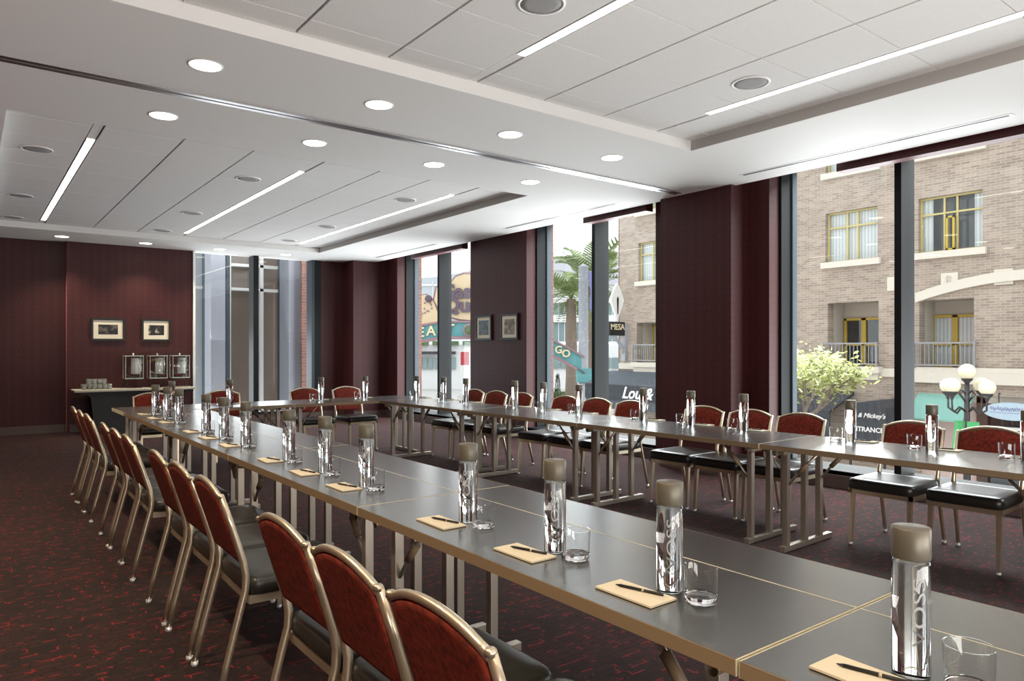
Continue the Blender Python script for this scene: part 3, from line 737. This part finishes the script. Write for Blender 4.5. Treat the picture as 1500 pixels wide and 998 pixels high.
# black awnings and signs of the restaurant
ta = thing('restaurant_awning', 'slate grey restaurant awning with white script lettering at the building corner', 'awning', (21, 18.6, .3))
MB().prism([(-.02, .25), (-.45, .2), (-1.5, -.22), (-1.5, -1.15), (-1.46, -1.15), (-1.46, -.3), (-.02, .15)], 'y', -3.6, 2.2).build('canopy', M['awning2'], ta)
MB().box(-1.56, -1.51, -3.6, 2.2, -.80, -.24).build('valance', M['awning'], ta)
obj('lettering', text_mesh("Lou & Mickey's", .60, .01, M['whitepaint'], .35, 'LEFT', .012), ta, (-1.58, .18, -.52), (PI/2, 0, -PI/2))
tc = thing('entrance_canopy', 'black entrance canopy with white lettering between the tree and brick pier', 'awning', (20.2, 9.72, -1.0))
MB().prism([(-.38, 1.05), (.32, .92), (.38, .80), (.38, -.1), (-.62, -.1), (-.62, .86)], 'x', -.9, .78).build('canopy', M['awning'], tc)
obj('lettering', text_mesh("Lou & Mickey's", .17, .004, M['whitepaint'], .35, 'CENTER', .003), tc, (-.91, -.10, .62), (PI/2, 0, -PI/2))
obj('lettering', text_mesh('ENTRANCE', .18, .004, M['whitepaint'], 0, 'CENTER', .004), tc, (-.91, -.12, .24), (PI/2, 0, -PI/2))
MB().bar((-.85, .34, -2.6), (-.85, .34, 0), .05).bar((-.85, -.58, -2.6), (-.85, -.58, 0), .05).build('post', M['iron'], tc)
td = thing('terrace_canopy', 'dark terrace canopy with white lettering behind the street tree', 'awning', (20.0, 12.3, -.6))
MB().prism([(.9, .75), (-.5, .25), (-.5, -.75), (-.45, -.75), (-.45, .2), (.9, .65)], 'y', -1.55, 2.4).build('canopy', M['awning'], td)
obj('lettering', text_mesh('Avenue', .28, .004, M['whitepaint'], 0, 'CENTER', .006), td, (-.52, -.75, -.55), (PI/2, 0, -PI/2))
ts = thing('blade_sign', 'white spade-shaped blade sign with dark plate on the brick corner', 'sign', (21, 20.1, 2.5))
MB().prism([(.55, .55), (.62, .8), (.92, 1.45), (.80, 1.72), (.62, 2.05), (.55, 2.12), (.48, 2.05), (.30, 1.72), (.18, 1.45), (.48, .8)], 'y', -.05, .05).build('spade', M['whitepaint'], ts, (-1.05, 0, -.6))
MB().prism([(.53, .9), (.57, .9), (.6, 1.5), (.55, 1.6), (.5, 1.5)], 'y', -.07, .07).build('spade_stem', M['iron'], ts, (-1.05, 0, -.6))
MB().box(-1.0, -.12, -.10, .10, -.55, .0, .04).build('plate', M['iron'], ts)
obj('lettering', text_mesh('MESA', .32, .01, M['gold'], 0, 'CENTER', .004), ts, (-.56, -.11, -.22), (PI/2, 0, 0))
MB().tube([(0, 0, -1.5), (-.15, 0, -1.1), (-.45, 0, -.75), (-.8, 0, -.6)], .07, 8).box(-.14, 0, -.1, .1, -1.55, -.1).build('bracket', M['column_grey'], ts)

# globe street lamp
LP = Vector((16.1, 5.97, GZ))
tl = thing('street_lamp', 'black iron street lamp with five cream globes across the street', 'street lamp', LP)
MB().tube([(0, 0, 0), (0, 0, .5), (0, 0, .6), (0, 0, 3.2), (0, 0, 4.3)], [.17, .15, .08, .06, .045], 12).build('pole', M['iron'], tl)
def globe(p, r): 
    g = MB(); g.lathe([(r*math.sin(PI*k/14), -r*math.cos(PI*k/14)) for k in range(15)], 20, p); g.build('globe', M['lampglobe'], tl)
    MB().lathe([(.02, -r-.13), (.05, -r-.05), (.1, -r-.0), (.105, -r+.04), (0, -r+.02)], 14, p).build('globe_cup', M['iron'], tl)
globe((0, 0, 4.55), .165)
for k in range(4):
    a = math.radians(-17+90*k); dx, dy = math.cos(a), math.sin(a)
    globe((.42*dx, .42*dy, 4.28-.03*(k % 2)), .155)
    MB().tube([(.04*dx, .04*dy, 3.75), (.16*dx, .16*dy, 3.83), (.28*dx, .28*dy, 3.72), (.41*dx, .41*dy, 3.80), (.42*dx, .42*dy, 4.0)], .02, 8).build('arm', M['iron'], tl)
    MB().tube([(.03*dx, .03*dy, 4.1), (.13*dx, .13*dy, 4.18), (.18*dx, .18*dy, 4.10), (.13*dx, .13*dy, 4.05), (.05*dx, .05*dy, 3.95)], .012, 6).build('scroll', M['iron'], tl)
for k, s in enumerate((-1, 1)):
    MB().prism([(s*.05-.14, -.9) if False else (s*.17-.16, -1.0), (s*.17+.16, -1.0), (s*.10+.13, -.0), (s*.10-.13, -.0)], 'x', -.012, .012).build('banner', M['green'], tl, (.04*s, 0, 3.55))
# street tree
tt = thing('street_tree', 'sparse leafy street tree in front of the dark terrace canopy', 'tree', (14.2, 7.75, GZ))
rnd = random.Random(3); segs = []; tips = []
def grow(p, d, L, r, lvl):
    pts = [p]; q = p.copy(); dd = d.copy()
    for k in range(3):
        dd = (dd+Vector((rnd.uniform(-.3, .3), rnd.uniform(-.3, .3), rnd.uniform(-.06, .18)))).normalized(); q = q+dd*L/3; pts.append(q.copy())
    segs.append((pts, r))
    if lvl == 0: tips.extend(pts[1:]); return
    if lvl < 3: tips.extend(pts[2:])
    for k in range(3 if lvl > 1 else 2):
        a = rnd.uniform(0, 2*PI); nd = (dd+Vector((math.cos(a), math.sin(a), rnd.uniform(-.15, .5)))*.85).normalized()
        grow(pts[rnd.randint(2, 3)], nd, L*rnd.uniform(.55, .75), r*.55, lvl-1)
grow(Vector((0, 0, 0)), Vector((0, 0, 1)), 3.6, .085, 0)
tips.clear()
for a in (0.3, 1.5, 2.7, 3.9, 5.1):
    grow(segs[0][0][3], Vector((math.cos(a), math.sin(a), .45)).normalized(), .92, .045, 3)
mb = MB()
for pts, r in segs: mb.tube(pts, [r, r*.9, r*.75, r*.6], 6, cap=False)
mb.build('branches', M['bark'], tt)
mb = MB()
for p in tips:
    for k in range(10):
        c = p+Vector((rnd.gauss(0, .13), rnd.gauss(0, .13), rnd.gauss(0, .10)))
        u = Vector((rnd.gauss(0, 1), rnd.gauss(0, 1), rnd.gauss(0, .6))).normalized(); v = u.orthogonal().normalized(); L = rnd.uniform(.045, .075)
        mb.quad(c-u*L, c+v*L*.42, c+u*L, c-v*L*.42)
tag(mb.build('foliage', M['leaf'], tt, fix=False), kind='stuff')

# ------------------------------------------------------------------ far view: everything placed square to a line of sight down the street
FWD = Vector((math.sin(TH), math.cos(TH), 0)); RGT = Vector((math.cos(TH), -math.sin(TH), 0))
def at(px, py, d):                                                    # a point d metres down the street
    return RGT*((px-750)/FPX*d)+FWD*d+Vector((0, 0, CAMH+(HOR-py)/FPX*d))
# arch sign, 50 m away; local x to the right, z up, y away
AD = 50.0; k_ = AD/FPX
U = lambda px: (px-700)*k_
V = lambda py: CAMH+(HOR-py)*k_-GZ
ga = at(700, 512, AD); ga.z = GZ
ts = thing('arch_sign', 'teal arched street sign with cream lettering and a carved cream crest', 'sign', ga, -TH)
ctr = [(540, 524), (575, 500), (612, 488), (650, 482), (690, 482), (730, 485), (770, 493), (806, 507), (830, 519), (856, 534)]
up = [(U(x), V(y-9)) for x, y in ctr]; dn = [(U(x), V(y+11)) for x, y in ctr]
for i in range(len(ctr)-1):
    MB().prism([up[i], up[i+1], dn[i+1], dn[i]], 'y', -.1, .35).build('band_panel', M['signteal'], ts)
    MB().prism([(up[i][0], up[i][1]+.14), (up[i+1][0], up[i+1][1]+.14), up[i+1], up[i]], 'y', -.22, .4).prism([dn[i], dn[i+1], (dn[i+1][0], dn[i+1][1]-.2), (dn[i][0], dn[i][1]-.2)], 'y', -.25, .4).build('band_moulding', M['signmauve'], ts)
LET = [('H', 602, 490), ('E', 617, 487.5), ('A', 632, 485.5), ('R', 646, 483.5), ('T', 660, 483), ('S', 738, 486.5), ('A', 751, 489), ('N', 764, 492), ('D', 783, 498), ('I', 794, 502), ('E', 806, 507), ('G', 818, 513), ('O', 829, 518.5)]
for ch, px, py in LET: obj('letter', text_mesh(ch, .95 if px < 700 else .72, .06, M['gold'], 0, 'CENTER', .02), ts, (U(px), -.2, V(py)), (PI/2, -math.atan2(0, 1), 0))
MB().lathe([(0, -.12), (.40, -.12), (.46, -.08), (.46, .1), (0, .1)], 28).build('medallion', M['signmauve'], ts, (U(688), -.3, V(484))).rotation_euler = (PI/2, 0, 0)
MB().lathe([(0, 0), (.34, 0), (.34, .05), (0, .05)], 24).build('medallion_face', M['hedge'], ts, (U(688), -.40, V(484))).rotation_euler = (PI/2, 0, 0)
def ell(cx, cy, rx, ry, a0, a1, n): return [(U(cx)+rx*k_*math.cos(a0+(a1-a0)*q/n), V(cy)+ry*k_*math.sin(a0+(a1-a0)*q/n)) for q in range(n+1)]
crest = [(U(636), V(440)), (U(640), V(422)), (U(648), V(414)), (U(656), V(412)), (U(662), V(413)), (U(668), V(406)), (U(680), V(402)), (U(700), V(402)), (U(712), V(406)), (U(720), V(413)), (U(730), V(412)), (U(742), V(420)), (U(746), V(440)), (U(740), V(455)), (U(725), V(466)), (U(700), V(470)), (U(675), V(468)), (U(655), V(463)), (U(644), V(454))]
cxm, czm = U(691), V(437)
MB().prism([(cxm+(x-cxm)*1.05, czm+(z-czm)*1.08) for x, z in crest], 'y', .05, .35).build('crest_border', M['signmauve'], ts)
MB().prism(crest, 'y', -.05, .2).build('crest', M['signcream'], ts)
shell = [(U(575), V(472)), (U(580), V(448)), (U(595), V(436)), (U(612), V(434)), (U(624), V(432)), (U(634), V(440)), (U(640), V(455)), (U(650), V(468)), (U(640), V(474)), (U(610), V(476))]
sx, sz = U(612), V(455)
MB().prism([(sx+(x-sx)*1.05, sz+(z-sz)*1.08) for x, z in shell], 'y', .12, .42).build('side_shell_border', M['signmauve'], ts)
MB().prism(shell, 'y', .02, .3).build('side_shell', M['signcream'], ts)
for q in range(26):
    MB().box(-.07, .07, -.03, .03, -.05, .05).build('shell_stud', M['signmauve'], ts, (U(rnd.uniform(590, 636)), .02, V(rnd.uniform(444, 466)))).rotation_euler = (0, rnd.uniform(0, 3), 0)
MB().lathe([(0, -.05), (.25, -.05), (.25, .1), (0, .1)], 20).build('scroll', M['signpurple'], ts, (U(628), -.05, V(438))).rotation_euler = (PI/2, 0, 0)
obj('lettering', text_mesh('Gaslamp', 1.35, .07, M['signpurple'], 0, 'LEFT', .06), ts, (U(646), -.15, V(428)), (PI/2, -.0, 0))
obj('lettering', text_mesh('Quarter', 1.35, .07, M['signpurple'], 0, 'LEFT', .06), ts, (U(650), -.15, V(448)), (PI/2, -.0, 0))
MB().lathe([(.42, 0), (.42, .3), (.34, .35), (.34, V(392)), (.42, V(391)), (.2, V(388)), (0, V(386))], 18, (U(855), .2, 0)).build('column', M['column_grey'], ts)
MB().lathe([(.42, 0), (.34, .35), (.34, V(500)), (0, V(499))], 18, (U(543), .2, 0)).build('column', M['column_grey'], ts)
MB().box(U(845), U(866), -.25, .7, V(560), V(540)).build('column_wrap', M['signteal'], ts)
MB().prism([(U(866), V(548)), (U(890), V(556)), (U(890), V(573)), (U(866), V(566))], 'y', -.1, .3).build('band_panel', M['signteal'], ts)
for q in range(44):
    z = V(395)-(V(395)-V(535))*rnd.random(); a = rnd.uniform(-2.9, -.2)
    MB().box(-.022, .022, -.022, .022, -.022, .022).build('string_light', M['whitepaint'], ts, (U(855)+.36*math.cos(a), .2+.36*math.sin(a), z))
bn = MB(); bn.prism([(U(861), V(398)), (U(868), V(398)), (U(870), V(424)), (U(876), V(428)), (U(878), V(450)), (U(874), V(452)), (U(880), V(486)), (U(864), V(450)), (U(866), V(428))], 'y', .3, .36); bn.build('purple_banner', M['banner'], ts)
MB().bar((U(856), .33, V(397)), (U(874), .33, V(397)), .07).build('banner_arm', M['column_grey'], ts)

# palms
def frond_mesh():
    b = MB(); n = 16; prev = None
    for k in range(n+1):
        s = k/n; p = Vector((0, 2.6*s, 1.15*s-1.5*s*s)); wd = .03*(1-s)+.008
        if prev: b.quad((-wd, prev.y, prev.z), (wd, prev.y, prev.z), (wd, p.y, p.z), (-wd, p.y, p.z))
        prev = p
        if k > 2:
            Ll = .62*math.sin(PI*min(1, .12+s*.86))+.1
            for sd in (-1, 1):
                for j in (0, .5):
                    q = p+Vector((0, .08*j, 0)); e = q+Vector((sd*Ll*.72, Ll*.55, -.15*Ll+.18*Ll))
                    b.quad(q, q+Vector((0, .075, 0)), e, e-Vector((0, .03, .02)))
    return b.mesh('frond', M['palm'], fix=False)
FR = frond_mesh()
def palm(px, py_c, d, hs, lab):
    base = at(px, 512, d); base.z = GZ
    hc = CAMH+(HOR-py_c)/FPX*d-GZ
    t = thing('palm_tree', lab, 'tree', base, 0, 'palms outside')
    MB().tube([(0, 0, 0), (.02, 0, hc*.35), (0, .03, hc*.7), (0, 0, hc)], [.42*hs, .34*hs, .34*hs, .26*hs], 14).build('trunk', M['trunk'], t)
    r2 = random.Random(int(px))
    for k in range(30):
        o = obj('frond', FR, t, (0, 0, hc), (r2.uniform(-.75, .75) if k > 9 else r2.uniform(.3, 1.0), r2.uniform(-.2, .2), k*2.399))
        sc = hs*r2.uniform(.8, 1.05); o.scale = (sc, sc, sc)
palm(837, 438, 54.2, 1.3, 'palm tree with its trunk just left of the grey arch column')
palm(867, 419, 61.5, 2.1, 'palm tree with the taller crown behind the purple banner')
c = at(817, 512, 46); c.z = GZ
tcy = thing('cypress', 'slim cypress standing under the sloping end of the arch sign', 'shrub', c)
mb = MB()
for q in range(700):
    z = rnd.uniform(.1, 3.4); r = .36*(1-z/3.6)**.6; a = rnd.uniform(0, 2*PI); p = Vector((r*math.cos(a), r*math.sin(a), z)); u = Vector((rnd.gauss(0, .4), rnd.gauss(0, .4), 1)).normalized(); v = u.orthogonal(); mb.quad(p-u*.12, p+v*.06, p+u*.14, p-v*.06)
tag(mb.build('foliage', M['hedge'], tcy, fix=False), kind='stuff')
MB().tube([(0, 0, 0), (0, 0, 3)], [.05, .02], 6).build('trunk', M['bark'], tcy)

# white convention hall, 90 m away
BD = 90.0; kb = BD/FPX
hb = at(750, 512, BD); hb.z = GZ
th = thing('convention_hall', 'long white hall with glass bands and a pale vaulted roof beyond the palms', 'building', hb, -TH)
UB = lambda px: (px-750)*kb
VB = lambda py: CAMH+(HOR-py)*kb-GZ
def hpart(name, px0, px1, py0, py1, d0, d1, m): return MB().box(UB(px0), UB(px1), d0, d1, VB(py1), VB(py0)).build(name, M[m], th)
hpart('wall', 480, 1000, 505, 575, 0, 8, 'white_bldg')
for p0, p1 in ((560, 612), (613, 618), (620, 626), (628, 634), (637, 643), (655, 668)): hpart('window', p0, p1, 524, 541, -.3, .1, 'glassband')
hpart('canopy_band', 560, 643, 515, 519, -1.0, .1, 'darkglass'); hpart('canopy_band', 656, 668, 515, 519, -1, .1, 'darkglass')
for p0, p1 in ((809, 820), (822, 830), (888, 893), (896, 906)):
    hpart('window', p0, p1, 524, 540, -.3, .1, 'glassband')
hpart('glass_band', 780, 930, 471, 500, 3, 8, 'glassband')
hpart('spandrel', 780, 930, 460, 471, 2.5, 8, 'white_bldg')
hpart('glass_band', 780, 930, 442, 460, 3, 8, 'glassband')
hpart('spandrel', 780, 930, 415, 442, 2.5, 8, 'white_bldg')
for k in range(16): hpart('mullion', 784+9*k, 785+9*k, 442, 500, 2.9, 3.1, 'white_bldg')
hpart('terrace', 560, 720, 470, 505, 2, 8, 'white_bldg')
for k in range(5): hpart('planter', 590+22*k, 606+22*k, 500, 506, -.6, .2, 'hedge')
MB().prism([(UB(770), VB(420)), (UB(785), VB(365)), (UB(930), VB(352)), (UB(960), VB(420))], 'y', 9, 40).build('vaulted_roof', M['lav'], th)
MB().prism([(UB(540), VB(470)), (UB(560), VB(400)), (UB(640), VB(394)), (UB(740), VB(372)), (UB(745), VB(470))], 'y', 9, 40).build('glass_roof', M['grayglass'], th)
for p0, y0 in ((622, 402), (645, 400), (672, 396), (700, 392)): hpart('roof_rib', p0, p0+1.3, y0, 470, 8.8, 9, 'white_bldg')
hpart('roof_beam', 540, 745, 407, 410, 8.8, 9, 'white_bldg')
c = at(681, 512, 60); c.z = GZ
tn = thing('street_notice', 'small red and white notice board on a post in the plaza', 'sign', c, -TH)
MB().box(-.4, .4, -.05, .05, 2.6, 4.9).build('board', M['whitepaint'], tn); MB().box(-.35, .35, -.08, -.04, 3.7, 4.8).build('notice', M['red'], tn); MB().box(-.04, .04, -.04, .04, 0, 2.6).build('post', M['iron'], tn)
ttn = thing('plaza_wall', 'low tan wall with hedge along the plaza below the palms', 'wall', (at(852, 512, 62).x, at(852, 512, 62).y, GZ), -TH)
MB().box(-4.5, 9, 0, .5, 0, .75).build('coping_wall', M['stucco'], ttn); MB().box(-4.5, 9, .5, 1.4, .5, 1.3).build('hedge', M['hedge'], ttn)

# ------------------------------------------------------------------ court beyond the end window
ty = thing('courtyard_wing', 'glazed brick wing with grey columns and white transoms outside the end window', 'building', (5, 17, GZ))
off = Vector((-5, -17, -GZ))
def yp(name, x0, x1, y0, y1, z0, z1, m):
    o = MB().box(x0, x1, y0, y1, z0, z1).build(name, M[m], ty); o.location = off; return o
K17 = lambda px, Y: Y*(math.sin(TH)+(px-750)/FPX*math.cos(TH))/(math.cos(TH)-(px-750)/FPX*math.sin(TH))
yp('column', K17(309, 16), K17(330, 16), 16, 16.5, GZ, 7, 'wallgrey')
yp('column', K17(423, 16), K17(441, 16), 16, 16.6, GZ, 7, 'wallgrey')
yp('brick_pier', K17(440, 16), K17(441, 16)+2.5, 15.9, 16.3, GZ, 7, 'brick_red_y')
yp('glazing', K17(270, 17), K17(309, 17), 17, 17.05, GZ, 7, 'grayglass')
yp('glazing', K17(338, 17), K17(423, 17), 17, 17.05, GZ, 7, 'brickreflect')
yp('dark_jamb', K17(303, 16.4), K17(309, 16.4), 16.3, 16.8, GZ, 7, 'frame2')
yp('dark_jamb', K17(330, 16.4), K17(335, 16.4), 16.3, 16.8, GZ, 7, 'frame2')
yp('dark_jamb', K17(415, 16.4), K17(423, 16.4), 16.3, 16.8, GZ, 7, 'frame2')
yp('transom_post', K17(335, 16.8), K17(337.5, 16.8), 16.75, 16.9, GZ, 7, 'whitepaint')
yp('transom_post', K17(380, 16.8), K17(385, 16.8), 16.75, 16.9, GZ, 7, 'whitepaint')
for z in (2.78, 3.33): yp('transom', K17(338, 16.8), K17(415, 16.8), 16.75, 16.9, z-.03, z+.03, 'whitepaint')
yp('transom', K17(284, 16.8), K17(303, 16.8), 16.75, 16.9, 2.75, 2.8, 'whitepaint')
